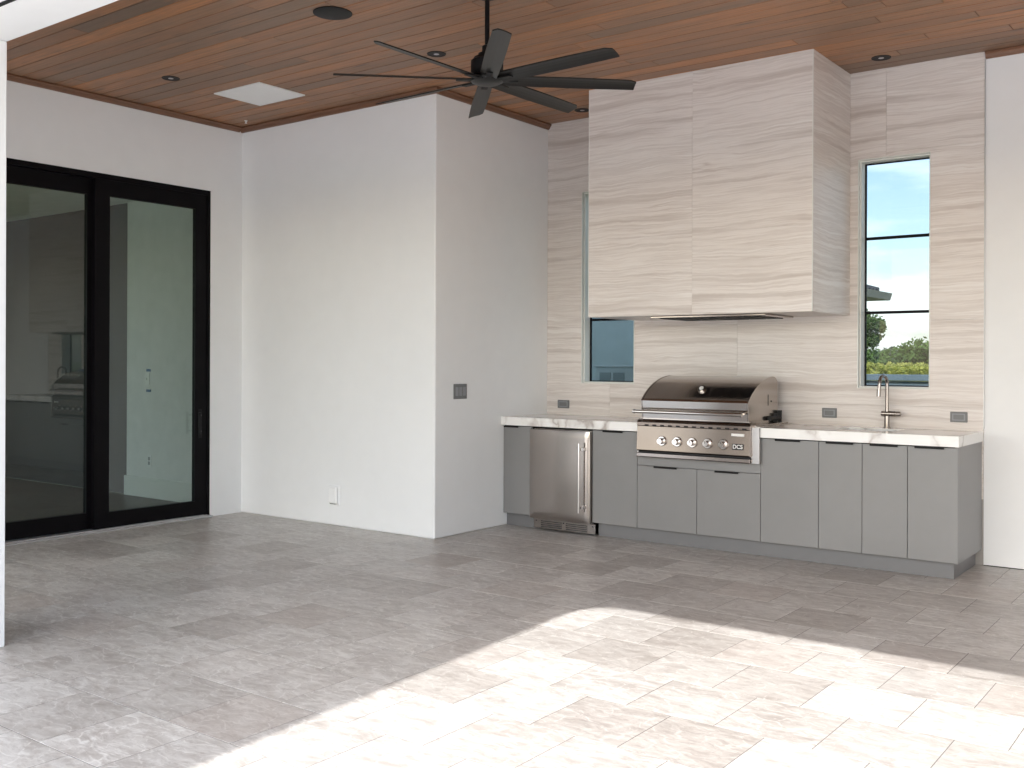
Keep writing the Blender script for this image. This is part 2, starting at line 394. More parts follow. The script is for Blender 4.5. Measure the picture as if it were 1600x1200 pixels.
def piece(name, me, loc, parent, rotz=0.0):
    o = bpy.data.objects.new(name, me); COL.objects.link(o); o.parent = parent
    o.location = Vector(loc) - base_of(parent); o.rotation_euler = (0, 0, rotz); return o

# camera model, only to rank which paving stones are in view
def in_view(p, m=0.08):
    s, c = math.sin(YAW), math.cos(YAW)
    dep = -s * p[0] + c * p[1]; lat = c * p[0] + s * p[1]
    if dep < 0.3: return False
    u = lat / dep * 1591 / 1600; v = -(p[2] - CAMH) / dep * 1591 / 1600 - 33.5 / 1600
    return abs(u) < 0.5 + m and abs(v) < 0.375 + m

# ================================================================== SETTING
# ---- ground
struct('ground', MB().add([(-900, -900, -0.06), (900, -900, -0.06), (900, 900, -0.06), (-900, 900, -0.06)], [(0, 1, 2, 3)]), 'meadow_grass')

# ---- paved floor
struct('bounce_terrace', MB().box(-20, 22, -24, -0.53, -0.055, -0.001).box(8.0, 22, -0.5295, 7.47, -0.055, -0.001), 'bounce_stone')  # added out of view; its pale stone bounces sunlight into the patio
floor_o = struct('patio_floor', MB().box(-9.5, 7.999, -0.529, 7.66, -0.05, -0.0008), 'floor_joint')
TW, TD = 0.3815, 0.4065
def stone_mesh(mb, cx, cy, w, d, dz=0.0, sx=0.0, sy=0.0):
    h = 0.0005; j = 0.0017; x, y = w / 2 - j, d / 2 - j
    lo = [(-x, -y), (x, -y), (x, y), (-x, y)]; e = 0.0005
    top = [(-x + e, -y + e), (x - e, -y + e), (x - e, y - e), (-x + e, y - e)]
    vs = [(cx + a, cy + b, -0.015) for a, b in lo] + [(cx + a, cy + b, dz - h) for a, b in lo] + [(cx + a, cy + b, dz + a * sx + b * sy) for a, b in top]
    mb.add(vs, [(0, 1, 5, 4), (1, 2, 6, 5), (2, 3, 7, 6), (3, 0, 4, 7), (4, 5, 9, 8), (5, 6, 10, 9), (6, 7, 11, 10), (7, 4, 8, 11), (8, 9, 10, 11)])
stone_var = []
for i in range(6):
    mb = MB(); stone_mesh(mb, 0, 0, TW, TD, 0.0, random.uniform(-.0006, .0006), random.uniform(-.0006, .0006)); stone_var.append(mb.mesh('paving_stone', 'paver'))
rest = MB(); n_st = 0
for r in range(-11, 9):
    y = 3.945 + TD * (r + 0.5)
    x0 = -1.893 + 0.179 * r
    k0 = int(math.floor((-9.4 - x0) / TW)); k1 = int(math.ceil((7.9 - x0) / TW))
    for k in range(k0, k1):
        x = x0 + TW * (k + 0.5)
        if y > YB - TD / 2: continue
        hid = (x < XC - TW and y > YC + TD) or (x < XD - TW and y > 1.0) or (y > YP + TD and XC < x < XR - TW)
        if hid: continue
        if in_view((x, y, 0)) and x > -7.8 and n_st < 300:
            piece('paving_stone', random.choice(stone_var), (x, y, random.uniform(-0.0002, 0.0002)), floor_o); n_st += 1
        elif x > -9.3 and (y < 1.0 or x > -7.7):
            stone_mesh(rest, x, y, TW, TD)
# strip of cut stones along the back walls
yl = 3.945 + TD * 9 - TD * 0.5
o = bpy.data.objects.new('paving_stones', rest.mesh('paving_stones', 'paver_far')); COL.objects.link(o); o.parent = floor_o; o['kind'] = 'stuff'
edge = MB(); ys = 3.945 + TD * 8; ye = YB + 0.01
k = -5
while True:
    x = -1.6 + k * TW; k += 1
    if x > 4.5: break
    if x < -1.75: continue
    stone_mesh(edge, x, (ys + ye) / 2, TW, ye - ys)
if ye - ys > 0.05:
    o = bpy.data.objects.new('cut_paving_stones', edge.mesh('cut_paving_stones', 'paver_far')); COL.objects.link(o); o.parent = floor_o; o['kind'] = 'stuff'

# ---- ceiling: boards on a dark backing
ceil_o = struct('ceiling', MB().box(XD - 0.05, 4.35, COLY - 0.02, YB + 0.05, ZC + 0.018, ZC + 0.04), 'dark_gap')
BW = 0.1274; LENS = [1.55, 2.1, 2.75, 3.4]; board_me = {}
def board_mesh(L):
    mb = MB(); w = BW / 2 - 0.0046; l = L / 2 - 0.002; e = 0.0016
    lo = [(-l, -w), (l, -w), (l, w), (-l, w)]; bt = [(-l + .001, -w + e), (l - .001, -w + e), (l - .001, w - e), (-l + .001, w - e)]
    vs = [(a, b, 0.017) for a, b in lo] + [(a, b, e) for a, b in lo] + [(a, b, 0) for a, b in bt]
    mb.add(vs, [(0, 1, 5, 4), (1, 2, 6, 5), (2, 3, 7, 6), (3, 0, 4, 7), (4, 5, 9, 8), (5, 6, 10, 9), (6, 7, 11, 10), (7, 4, 8, 11), (8, 9, 10, 11)])
    return mb.mesh('ceiling_board', 'ceiling_wood')
for L in LENS: board_me[L] = board_mesh(L)
nrow = 0; y = 3.505 + BW * 0.5 - BW * 9
while y < YB + BW * 0.4:
    if y > COLY - BW:
        x = XD - 0.02 - random.uniform(0, 1.5)
        while x < 4.3:
            L = random.choice(LENS)
            if y < YC - 0.02 + BW / 2 or x + L > XC - 0.02:
                piece('ceiling_board', board_me[L], (x + L / 2, y, ZC + random.uniform(-0.0004, 0.0004)), ceil_o)
            x += L
    y += BW

# ---- roof over patio and house (keeps the sun out)
solo('flat_roof', MB().box(-13.2, 4.8, 1.0, 8.05, ZC + 0.16, ZC + 0.9), 'white_trim', 'flat white roof edge over the whole patio', 'roof')

# ---- walls
def wall_thing(name, label, mb, loc, mat='stucco'): return solo(name, mb, mat, label, 'wall', loc)
DY0, DY1, DZ1 = 2.30, 5.602, 2.873                     # sliding door opening
door_wall = wall_thing('door_wall', 'white stucco wall with the black sliding glass doors',
    MB().box(XD - 0.16, XD, DY1, YC, 0, ZC + 0.1).box(XD - 0.16, XD, 1.2, DY1, DZ1, ZC + 0.1).box(XD - 0.16, XD, 1.2, DY0, 0, DZ1), (XD, 4, 0))
bump = wall_thing('bump_out_wall', 'white stucco corner wall between sliding doors and outdoor kitchen',
    MB().box(XD - 0.16, XC, YC, 8.0, 0, ZC + 0.1, 0.009), (XC, YC, 0))
right_wall = wall_thing('right_stucco_wall', 'plain white stucco wall right of the tiled kitchen wall',
    MB().box(XR + 0.001, 4.6, YB + 0.013, 7.8, 0.006, ZC + 0.1), (XR, YB, 0))
part('floor_joint', MB().box(XR + 0.02, 4.4, YB + 0.018, 7.7, 0.0005, 0.0058), 'dark_gap', right_wall)

# tiled wall: backing with two window openings, slabs as parts
def rects_minus(x0, x1, z0, z1, holes):
    rs = [(x0, x1, z0, z1)]
    for (a, b, c, d) in holes:
        new = []
        for (p, q, r, s) in rs:
            if b <= p or a >= q or d <= r or c >= s: new.append((p, q, r, s)); continue
            if r < c: new.append((p, q, r, c))
            if s > d: new.append((p, q, d, s))
            lo, hi = max(r, c), min(s, d)
            if p < a: new.append((p, a, lo, hi))
            if q > b: new.append((b, q, lo, hi))
        rs = new
    return rs
HOLES = [(a, b, WZ0, WZ1) for a, b in WIN]
mb = MB()
for (a, b, c, d) in rects_minus(XC, XR, 0, ZC + 0.1, HOLES): mb.box(a, b, YB + 0.012, YB + 0.136, c, d)
tile_wall = wall_thing('tiled_wall', 'wall clad in large striped travertine slabs behind the grill', mb, ((XC + XR) / 2, YB, 0), 'grout')
xs = [XC + 0.001, -4.535, -3.372, -2.232, XR]; zs = [0.45, 1.072, 1.677, 2.282, 2.887, ZC + 0.02]
for i in range(4):
    for j in range(5):
        rs = rects_minus(xs[i] + 0.0007, xs[i + 1] - 0.0007, zs[j] + 0.0007, zs[j + 1] - 0.0007, HOLES)
        if not rs: continue
        cx, cz = (xs[i] + xs[i + 1]) / 2, (zs[j] + zs[j + 1]) / 2; m2 = MB()
        for (a, b, c, d) in rs: m2.box(a - cx, b - cx, 0, 0.0115, c - cz, d - cz)
        piece('travertine_slab', m2.mesh('travertine_slab', 'travertine'), (cx, YB, cz), tile_wall)
part('edge_strip', MB().box(XR + 0.0005, XR + 0.004, YB - 0.002, YB + 0.0125, 0.93, ZC), 'aluminium', tile_wall)

# crown trim along the stucco walls
def trim(parent, prof_axis, a0, a1, pos, sign, name='crown_trim'):
    q = [(0, ZT), (0.014, ZT), (0.020, ZT + 0.006), (0.030, ZT + 0.026), (0.040, ZT + 0.034), (0.040, ZC - 0.0025), (0, ZC - 0.0025)]
    prof = [(pos + sign * (a + 0.0006), z) for a, z in q]
    part(name, MB().prism(prof, a0, a1, prof_axis), 'trim_wood', parent)
trim(door_wall, 'Y', 1.2, YC - 0.041, XD, 1)
trim(bump, 'X', XD + 0.001, XC + 0.041, YC, -1)
trim(bump, 'Y', YC + 0.0005, YB - 0.002, XC, 1)
trim(right_wall, 'X', XR + 0.006, 4.3, YB + 0.012, -1)

# front beam, columns, side beam
beam = solo('patio_beam', MB().box(-13.0, 4.6, BEAMY, COLY, BEAMZ, ZC + 0.15, 0.004), 'stucco', 'white beam across the front of the patio above the left column', 'beam', (COLX, COLY, BEAMZ))
part('screen_track', MB().box(COLX - 1.5, 4.0, 2.168, 2.190, BEAMZ - 0.004, BEAMZ - 0.0005), 'black_metal', beam)
arcp = [(-3.3, BEAMZ - 0.0005), (-3.3, BEAMZ - 0.2)] + [(-2.64 + 0.2 * math.cos(t), BEAMZ - 0.2 + 0.2 * math.sin(t)) for t in (math.pi - math.pi / 2 * k / 10 for k in range(10))] + [(-2.64, BEAMZ - 0.0005)]
part('shade_fillet', MB().prism(arcp, BEAMY + 0.002, BEAMY + 0.08, 'Y'), 'stucco', beam)  # added above the frame to round the corner of the sun patch
solo('patio_column', MB().box(-5.42, COLX, 1.904, COLY - 0.004, 0, BEAMZ - 0.001, 0.004), 'stucco', 'white square column at the left edge of the photo', 'column', (COLX, COLY, 0))
solo('patio_column', MB().box(4.1, 4.56, 1.904, COLY - 0.004, 0, BEAMZ - 0.001, 0.004), 'stucco', 'white square column at the far right corner of the patio', 'column', (4.3, COLY, 0))
wall_thing('light_block_wall', 'white stucco wall added on the right to cut side light, out of view', MB().box(4.35, 4.6, COLY + 0.002, YB + 0.012, 0.001, ZC + 0.1), (4.4, 5, 0))  # unseen wall, added to keep light from entering on the right
# added canopy, unseen left of the camera, placed to shade the left floor
ZW = 3.62
yw0, yw1 = -4.2, 0.99; sh = 0.068 * ZW / math.tan(SUN_EL)
xe = lambda y: -2.912 + (2.103 - (y + ZW / math.tan(SUN_EL))) * 0.068 + sh
blocker = thing('shade_canopy', 'flat white canopy added left of the camera to shade the floor, out of view', 'canopy', (-5, -0.5, 0))
part('shade_slab', MB().prism([(-9.2, yw0), (xe(yw0), yw0), (xe(yw1), yw1), (-9.2, yw1)], ZW, ZW + 0.28, 'Z'), 'stucco', blocker)
for px_, py_ in ((-8.8, -3.9), (-6.0, -3.9), (-3.05, -3.9)):
    part('post', MB().box(px_ - 0.14, px_ + 0.14, py_ - 0.14, py_ + 0.14, 0.0, ZW - 0.001, 0.004), 'stucco', blocker)

# ---- interior room behind the sliding doors
RX = -12.6
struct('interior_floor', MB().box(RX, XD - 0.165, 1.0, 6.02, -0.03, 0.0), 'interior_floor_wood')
struct('interior_ceiling', MB().box(RX - 0.1, XD - 0.165, 0.9, 6.1, 3.0, 3.1), 'interior_wall_paint')
iw = wall_thing('interior_wall', 'pale interior wall seen through the right sliding door', MB().box(-9.42, XD - 0.162, 6.0, 6.12, 0.001, 2.999), (-8.5, 6.0, 0), 'interior_wall_paint')
part('baseboard', MB().box(-9.44, XD - 0.165, 5.98, 5.9995, 0.001, 0.20, 0.004), 'white_trim', iw)
wall_thing('unlit_recess', 'unlit recess left of the pale interior wall, its shade painted near black', MB().box(RX, -9.421, 6.03, 6.15, 0.001, 2.999), (-11, 6.03, 0), 'unlit_recess_paint')  # stands in for an unlit recess, shade painted as a near-black surface
wall_thing('interior_south_wall', 'interior wall opposite the pale one, out of view', MB().box(RX, XD - 0.162, 0.92, 1.0, 0, 3.0), (-10, 1, 0), 'interior_wall_paint')
mb = MB()
for (a, b, c, d) in rects_minus(0.9, 6.2, 0, 3.0, [(1.8, 5.0, 0.1, 2.7)]): mb.box(RX - 0.15, RX - 0.001, a, b, c, d)
wall_thing('interior_west_wall', 'far interior wall with a wide window, out of view', mb, (RX, 4, 0), 'interior_wall_paint')
sw = thing('switch_plate', 'white switch plate taped with blue on the pale interior wall', 'light switch', (-9.0, 5.999, 1.0))

# ================================================================== SLIDING DOORS
slid = thing('sliding_door', 'black framed two panel sliding glass door in the left wall', 'door', (XD, 4.5, 0))
X0 = XD - 0.005
mb = MB().box(XD - 0.15, X0, DY1 - 0.030, DY1 - 0.001, 0.005, DZ1 - 0.001).box(XD - 0.15, X0, DY0 + 0.001, DY1 - 0.0305, DZ1 - 0.045, DZ1 - 0.001).box(XD - 0.15, X0, DY0 + 0.001, DY0 + 0.03, 0.005, DZ1 - 0.046)
part('door_frame', mb, 'door_black', slid)
sill = part('threshold', MB().box(XD - 0.15, XD + 0.055, DY0 + 0.002, DY1 - 0.002, 0.001, 0.016, 0.003), 'aluminium', slid)
part('track_rail', MB().box(XD + 0.012, XD + 0.017, DY0 + 0.01, DY1 - 0.04, 0.0162, 0.024), 'aluminium', sill)
def panel(y0, y1, xf, s0, s1, gz0, gz1, label):
    p = part('door_panel', MB().box(xf - 0.045, xf, y0, y0 + s0, 0.024, 2.828).box(xf - 0.045, xf, y1 - s1, y1, 0.024, 2.828)
             .box(xf - 0.045, xf, y0 + s0 + 0.0003, y1 - s1 - 0.0003, 0.024, gz0).box(xf - 0.045, xf, y0 + s0 + 0.0003, y1 - s1 - 0.0003, gz1, 2.828), 'door_black', slid, label)
    part('glass_pane', MB().box(xf - 0.026, xf - 0.020, y0 + s0 - 0.004, y1 - s1 + 0.004, gz0 - 0.004, gz1 + 0.004), 'door_glass', p)
    return p
pr = panel(4.508, 5.571, XD - 0.012, 0.128, 0.117, 0.148, 2.70, 'right sliding door panel with the pull handle')
panel(3.42, 4.585, XD - 0.062, 0.11, 0.115, 0.155, 2.70, 'left door panel that mirrors the kitchen')
panel(2.335, 3.53, XD - 0.108, 0.11, 0.11, 0.155, 2.70, 'hidden third door panel')
mb = MB().tube([(XD + 0.055, 5.452, 0.735), (XD + 0.055, 5.452, 0.925)], 0.011, 12)
mb.tube([(XD - 0.012, 5.500, 0.76), (XD + 0.03, 5.48, 0.76), (XD + 0.055, 5.452, 0.76)], 0.008, 8).tube([(XD - 0.012, 5.500, 0.90), (XD + 0.03, 5.48, 0.90), (XD + 0.055, 5.452, 0.90)], 0.008, 8)
part('pull_handle', mb, 'black_metal', pr)
part('lock_plate', MB().box(XD - 0.0118, XD - 0.006, 5.485, 5.52, 0.70, 0.95, 0.002), 'black_metal', pr)
# plates on the pale interior wall
part('plate', MB().box(-9.09, -9.02, 5.990, 5.9985, 1.13, 1.25, 0.002).box(-9.06, -9.05, 5.980, 5.9898, 1.175, 1.205), 'white_plastic', sw)
part('tape', MB().box(-9.07, -9.0, 5.992, 5.9986, 1.265, 1.29), 'blue_tape', sw)
part('tape', MB().box(-9.07, -9.0, 5.992, 5.9986, 1.06, 1.085), 'blue_tape', sw)
so = thing('wall_outlet', 'small white outlet above the baseboard of the pale interior wall', 'outlet', (-9.0, 5.999, 0.3))
part('plate', MB().box(-9.05, -8.98, 5.992, 5.9985, 0.31, 0.43, 0.002), 'white_plastic', so)
part('socket', MB().box(-9.03, -9.0, 5.989, 5.9918, 0.33, 0.365).box(-9.03, -9.0, 5.989, 5.9918, 0.375, 0.41), 'grey_plastic_light', so)

# ================================================================== WINDOWS IN THE TILED WALL
for (a, b), lab in zip(WIN, ('tall narrow window with sky and trees behind the faucet', 'tall narrow window half hidden behind the hood')):
    w = thing('kitchen_window', lab, 'window', ((a + b) / 2, YB, WZ0))
    def ring(t0, t1, y0, y1, mat, name, t_side=None):
        m2 = MB()
        m2.box(a + t0, a + t1, y0, y1, WZ0 + t0, WZ1 - t0).box(b - t1, b - t0, y0, y1, WZ0 + t0, WZ1 - t0)
        m2.box(a + t1 + .0002, b - t1 - .0002, y0, y1, WZ0 + t0, WZ0 + t1).box(a + t1 + .0002, b - t1 - .0002, y0, y1, WZ1 - t1, WZ1 - t0)
        return part(name, m2, mat, w)
    ring(0.0005, 0.006, YB - 0.003, YB + 0.06, 'white_trim', 'casing')
    ring(0.0065, 0.016, YB + 0.03, YB + 0.119, 'white_trim', 'frame')
    ring(0.0165, 0.024, YB + 0.112, YB + 0.135, 'door_black', 'sash')
    yg = YB + 0.128
    part('glass_pane', MB().box(a + 0.02, b - 0.02, yg, yg + 0.005, WZ0 + 0.02, WZ1 - 0.02), 'window_glass', w)
    for zm in (2.290, 1.745):
        part('muntin', MB().box(a + 0.0242, b - 0.0242, yg - 0.010, yg + 0.012, zm - 0.010, zm + 0.010), 'door_black', w)

# ================================================================== RANGE HOOD
hood = thing('range_hood', 'tall boxed range hood clad in striped travertine above the grill', 'range hood', ((HX0 + HX1) / 2, HY, HZ))
hc = -3.385
part('hood_core', MB().box(HX0 + 0.013, HX1 - 0.013, HY + 0.013, YB - 0.001, HZ + 0.006, ZC + 0.01), 'grout', hood)
def slab(w, h, t=0.0115): return MB().box(-w / 2, w / 2, 0, t, -h / 2, h / 2)
hz = [HZ, HZ + 0.59, HZ + 1.18, ZC - 0.0006]
for j in range(3):
    z0, z1 = hz[j] + 0.0004, hz[j + 1] - 0.0004
    for a, b in ((HX0, hc), (hc, HX1)):
        piece('travertine_slab', slab(b - a - 0.0012, z1 - z0).mesh('travertine_slab', 'travertine'), ((a + b) / 2, HY, (z0 + z1) / 2), hood)
    piece('travertine_slab', slab(YB - HY - 0.016, z1 - z0).mesh('travertine_slab', 'travertine'), (HX1, (HY + YB) / 2 + 0.006, (z0 + z1) / 2), hood, R(90))
    piece('travertine_slab', slab(YB - HY - 0.016, z1 - z0).mesh('travertine_slab', 'travertine'), (HX0, (HY + YB) / 2 + 0.006, (z0 + z1) / 2), hood, R(-90))
part('edge_strip', MB().box(HX1 - 0.004, HX1 + 0.001, HY - 0.001, HY + 0.004, HZ, ZC - 0.001), 'white_trim', hood)
part('edge_strip', MB().box(HX0 - 0.001, HX0 + 0.004, HY - 0.001, HY + 0.004, HZ, ZC - 0.001), 'white_trim', hood)
part('hood_underside', MB().box(HX0 + 0.012, HX1 - 0.012, HY + 0.012, YB - 0.002, HZ + 0.0005, HZ + 0.0055), 'travertine', hood)
ins = part('vent_insert', MB().box(-3.78, -2.86, 6.80, 7.32, HZ - 0.016, HZ + 0.0002, 0.004), 'steel_dark', hood)
for k in range(6):
    part('vent_slat', MB().box(-3.72 + k * 0.135, -3.60 + k * 0.135, 6.84, 7.28, HZ - 0.021, HZ - 0.0165), 'dark_gap', ins)

# ================================================================== CABINETS
cab = thing('base_cabinet', 'long run of flat grey cabinet fronts under the counter', 'cabinet', (-3.4, YF, 0))
for (a, b, c, d) in ((XC + 0.001, -4.898, 0.108, 0.846), (-4.302, -3.900, 0.108, 0.846), (-3.8995, -2.9015, 0.108, 0.655), (-2.901, -1.6075, 0.108, 0.62), (-2.901, -2.50, 0.6202, 0.846)):
    part('carcass', MB().box(a, b, YF + 0.021, YB - 0.002, c, d), 'dark_gap', cab)
part('carcass_rail', MB().box(-2.4995, -1.6075, YF + 0.021, YF + 0.05, 0.8, 0.846), 'dark_gap', cab)
part('side_panel', MB().box(-1.607, -1.5876, YF + 0.001, YB + 0.010, 0.108, 0.8455, 0.001), 'cabinet_paint', cab)
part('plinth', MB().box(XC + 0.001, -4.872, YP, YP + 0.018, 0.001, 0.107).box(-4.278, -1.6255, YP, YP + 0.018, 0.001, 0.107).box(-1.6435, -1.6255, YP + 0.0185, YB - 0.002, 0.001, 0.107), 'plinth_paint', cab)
part('filler_rail', MB().box(-3.8965, -2.9025, YF + 0.001, YF + 0.02, 0.590, 0.655, 0.0012), 'cabinet_paint', cab)
def front(x0, x1, z0, z1, h0, h1):
    g = 0.0018
    d = part('cabinet_door', MB().box(x0 + g, x1 - g, YF, YF + 0.02, z0, z1, 0.0012), 'cabinet_paint', cab)
    part('edge_pull', MB().box(h0, h1, YF - 0.016, YF + 0.019, z1 + 0.0004, z1 + 0.0026).box(h0, h1, YF - 0.018, YF - 0.0160, z1 - 0.010, z1 + 0.0026), 'black_metal', d)
ZD0, ZD1 = 0.110, 0.838
front(XC + 0.004, -4.893, ZD0, ZD1, -5.17, -5.02)
front(-4.305, -3.898, ZD0, ZD1, -4.20, -4.02)
front(-3.898, -3.397, ZD0, 0.587, -3.748, -3.554)
front(-3.397, -2.902, ZD0, 0.587, -3.248, -3.064)
front(-2.902, -2.484, ZD0, ZD1, -2.79, -2.61)
front(-2.484, -2.189, ZD0, ZD1, -2.43, -2.245)
front(-2.189, -1.897, ZD0, ZD1, -2.135, -1.955)
front(-1.897, -1.590, ZD0, ZD1, -1.85, -1.67)

# counter slabs (sink cut-out in the right one)
SX0, SX1, SY0, SY1 = -2.44, -2.05, 7.02, 7.30
ct = thing('countertop', 'white veined quartz counter along the tiled wall', 'countertop', (-3.4, YK, ZSLAB))
part('slab', MB().box(XC + 0.0008, -3.874, YK, YB - 0.001, ZSLAB, ZTOP, 0.0015), 'quartz', ct)
part('slab', MB().box(-3.8738, -2.8915, 7.40, YB - 0.001, ZSLAB, ZTOP), 'quartz', ct)
mb = MB()
for (a, b, c, d) in rects_minus(-2.891, XR, YK, YB - 0.001, [(SX0, SX1, SY0, SY1)]): mb.box(a, b, c, d, ZSLAB, ZTOP)
part('slab', mb, 'quartz', ct)
snk = thing('sink', 'undermount stainless sink below the faucet', 'sink', ((SX0 + SX1) / 2, SY0, 0.66))
a, b, c, d = SX0 - 0.006, SX1 + 0.006, SY0 - 0.006, SY1 + 0.006
part('basin', MB().box(a, b, c, d, 0.63, 0.64).box(a, a + 0.004, c, d, 0.6402, ZSLAB - 0.001).box(b - 0.004, b, c, d, 0.6402, ZSLAB - 0.001).box(a + 0.0042, b - 0.0042, c, c + 0.004, 0.6402, ZSLAB - 0.001).box(a + 0.0042, b - 0.0042, d - 0.004, d, 0.6402, ZSLAB - 0.001), 'steel', snk)
part('drain', MB().lathe([(0.045, 0.0), (0.045, 0.003), (0.03, 0.004)], ((SX0 + SX1) / 2, (SY0 + SY1) / 2, 0.6402)), 'steel_dark', snk)

# faucet
FX, FY = -2.193, 7.372
fa = thing('faucet', 'brushed metal gooseneck faucet in front of the tall window', 'faucet', (FX, FY, ZTOP))
arc = [(FX, FY, 1.03), (FX, FY, 1.2)] + [(FX - 0.008 * (1 - math.cos(t)), FY - 0.062 * (1 - math.cos(t)), 1.225 + 0.062 * math.sin(t)) for t in (math.pi * k / 14 for k in range(0, 15))]
e = arc[-1]; arc += [(e[0] - 0.002, e[1] - 0.004, 1.19)]
part('neck', MB().tube(arc, 0.0122, 16), 'faucet_steel', fa)
part('spray_head', MB().tube([(e[0] - 0.002, e[1] - 0.004, 1.1895), (e[0] - 0.003, e[1] - 0.008, 1.14)], [0.0142, 0.0142], 16), 'faucet_steel', fa)
part('base', MB().lathe([(0.028, 0), (0.028, 0.004), (0.019, 0.006), (0.019, 0.085)], (FX, FY, ZTOP + 0.0004)), 'faucet_steel', fa)
part('valve_body', MB().tube([(FX - 0.038, FY, 1.017), (FX + 0.055, FY, 1.017)], 0.019, 18), 'faucet_steel', fa)
part('lever', MB().tube([(FX + 0.0555, FY, 1.017), (FX + 0.092, FY, 1.017)], 0.0165, 18), 'faucet_steel', fa)

# ================================================================== UNDER-COUNTER FRIDGE
fr = thing('fridge', 'stainless under counter fridge with vertical bar handle', 'fridge', (-4.6, YF, 0))
part('cabinet_box', MB().box(-4.880, -4.308, YF + 0.02, YB - 0.05, 0.012, 0.828), 'steel_dark', fr)
bm_ = MB(); nx, nz = 24, 24
fx0, fx1, fz0, fz1 = -4.886, -4.3065, 0.100, 0.824
vs = []; fs = []
for i in range(nx + 1):
    for j in range(nz + 1):
        u, v = i / nx, j / nz
        ex = min(u, 1 - u) * (fx1 - fx0); ez = min(v, 1 - v) * (fz1 - fz0)
        r = 0.008; rd = max(0, 1 - min(ex, ez) / r) ** 2 * 0.006
        bow = 0.0035 * (1 - (2 * u - 1) ** 2) * (1 - (2 * v - 1) ** 2)
        vs.append((fx0 + u * (fx1 - fx0), 6.776 + rd - bow, fz0 + v * (fz1 - fz0)))
for i in range(nx):
    for j in range(nz): fs.append((i * (nz + 1) + j, (i + 1) * (nz + 1) + j, (i + 1) * (nz + 1) + j + 1, i * (nz + 1) + j + 1))
bm_.add(vs, fs, True)
bm_.box(fx0 + 0.0003, fx1 - 0.0003, 6.7825, YF + 0.018, fz0 + 0.0003, fz1 - 0.0003)
dr = part('fridge_door', bm_, 'steel', fr)
hb = MB().tube([(-4.373, 6.728, 0.185), (-4.373, 6.728, 0.735)], 0.0095, 14)
hb.box(-4.379, -4.340, 6.739, 6.775, 0.675, 0.700, 0.002).box(-4.379, -4.340, 6.739, 6.775, 0.215, 0.240, 0.002)
part('bar_handle', hb, 'steel_polished', dr)
gr = part('toe_grille', MB().box(-4.868, -4.280, YF + 0.004, YF + 0.018, 0.014, 0.094, 0.002), 'steel_dark', fr)
for sx in (-4.80, -4.555):
    for k in range(4):
        part('grille_slot', MB().box(sx, sx + 0.205, YF + 0.0025, YF + 0.0038, 0.026 + k * 0.015, 0.033 + k * 0.015), 'dark_gap', gr)
for sx in (-4.848, -4.578, -4.30):
    part('screw', MB().lathe([(0.006, 0), (0.006, -0.002), (0.003, -0.003)], (sx, YF + 0.0038, 0.075), 'Y', 10), 'dark_gap', gr)

# ================================================================== GRILL
g = thing('gas_grill', 'built in stainless gas grill with domed lid and five knobs', 'grill', (-3.4, 6.76, 0.66))
GX0, GX1 = -3.838, -2.975
part('firebox', MB().box(GX0 + 0.01, GX1 - 0.004, 6.80, 7.385, 0.66, 0.946), 'steel_dark', g)
part('jacket_face', MB().box(-2.9545, -2.894, 6.776, 6.80, 0.660, 0.917, 0.001), 'steel_polished', g)
part('jacket_face', MB().box(-3.873, -3.8665, 6.776, 6.80, 0.660, 0.917, 0.001), 'steel_polished', g)
part('jacket_flange', MB().box(-2.9565, -2.8955, 6.8005, 7.39, 0.9165, 0.921), 'steel_polished', g)
part('side_ledge', MB().box(GX1 - 0.003, -2.930, 6.80, 7.395, 0.9215, 0.930, 0.001), 'steel_dark', g)
# lid: curved skin between two side plates
prof = [(6.783, 0.956), (6.768, 1.086), (6.772, 1.093)]
c0, c1, c2, c3 = Vector((6.772, 1.093)), Vector((6.86, 1.185)), Vector((7.02, 1.262)), Vector((7.205, 1.270))
for k in range(1, 17):
    t = k / 16; p = c0 * (1 - t) ** 3 + c1 * 3 * t * (1 - t) ** 2 + c2 * 3 * t * t * (1 - t) + c3 * t ** 3; prof.append((p.x, p.y))
prof += [(7.235, 1.268), (7.27, 1.256), (7.297, 1.232), (7.302, 0.956)]
lid = part('lid', MB().prism(prof, GX0 + 0.012, GX1 - 0.0105, 'X', True), 'steel_dark', g)
cy_, cz_ = 7.05, 1.06
def grow(pr, k): return [(cy_ + (y - cy_) * k, cz_ + (z - cz_) * k if z > 0.96 else z) for y, z in pr]
for xa, xb in ((GX0, GX0 + 0.0115), (GX1 - 0.010, GX1)):
    part('side_plate', MB().prism(grow(prof, 1.012), xa, xb, 'X'), 'steel', lid)
part('lid_front_strip', MB().prism([(6.7815, 0.957), (6.7665, 1.086), (6.7645, 1.086), (6.7795, 0.957)], GX0 + 0.013, GX1 - 0.0115, 'X'), 'steel_polished', lid)
h = MB().tube([(-3.862, 6.715, 1.005), (-3.012, 6.715, 1.005)], 0.0135, 16)
for hx in (-3.855, -3.022): h.tube([(hx, 6.715, 1.005), (hx, 6.778, 1.005)], 0.009, 10)
h.lathe([(0.016, 0), (0.016, 0.014)], (-3.876, 6.715, 1.005), 'X', 16).lathe([(0.016, 0), (0.016, 0.014)], (-3.012, 6.715, 1.005), 'X', 16)
part('lid_handle', h, 'steel_polished', lid)
tn = Vector((0, -0.64, 0.77)); tc = Vector((-3.385, 6.868, 1.178))
th = MB().tube([tc - tn * 0.004, tc + tn * 0.010], 0.030, 24); part('thermometer', th, 'steel_polished', lid)
part('thermometer_dial', MB().tube([tc + tn * 0.0101, tc + tn * 0.013], 0.018, 20), 'sticker_white', lid)
part('lid_slot', MB().box(GX1 + 0.0002, GX1 + 0.002, 7.12, 7.126, 1.06, 1.14), 'dark_gap', lid)
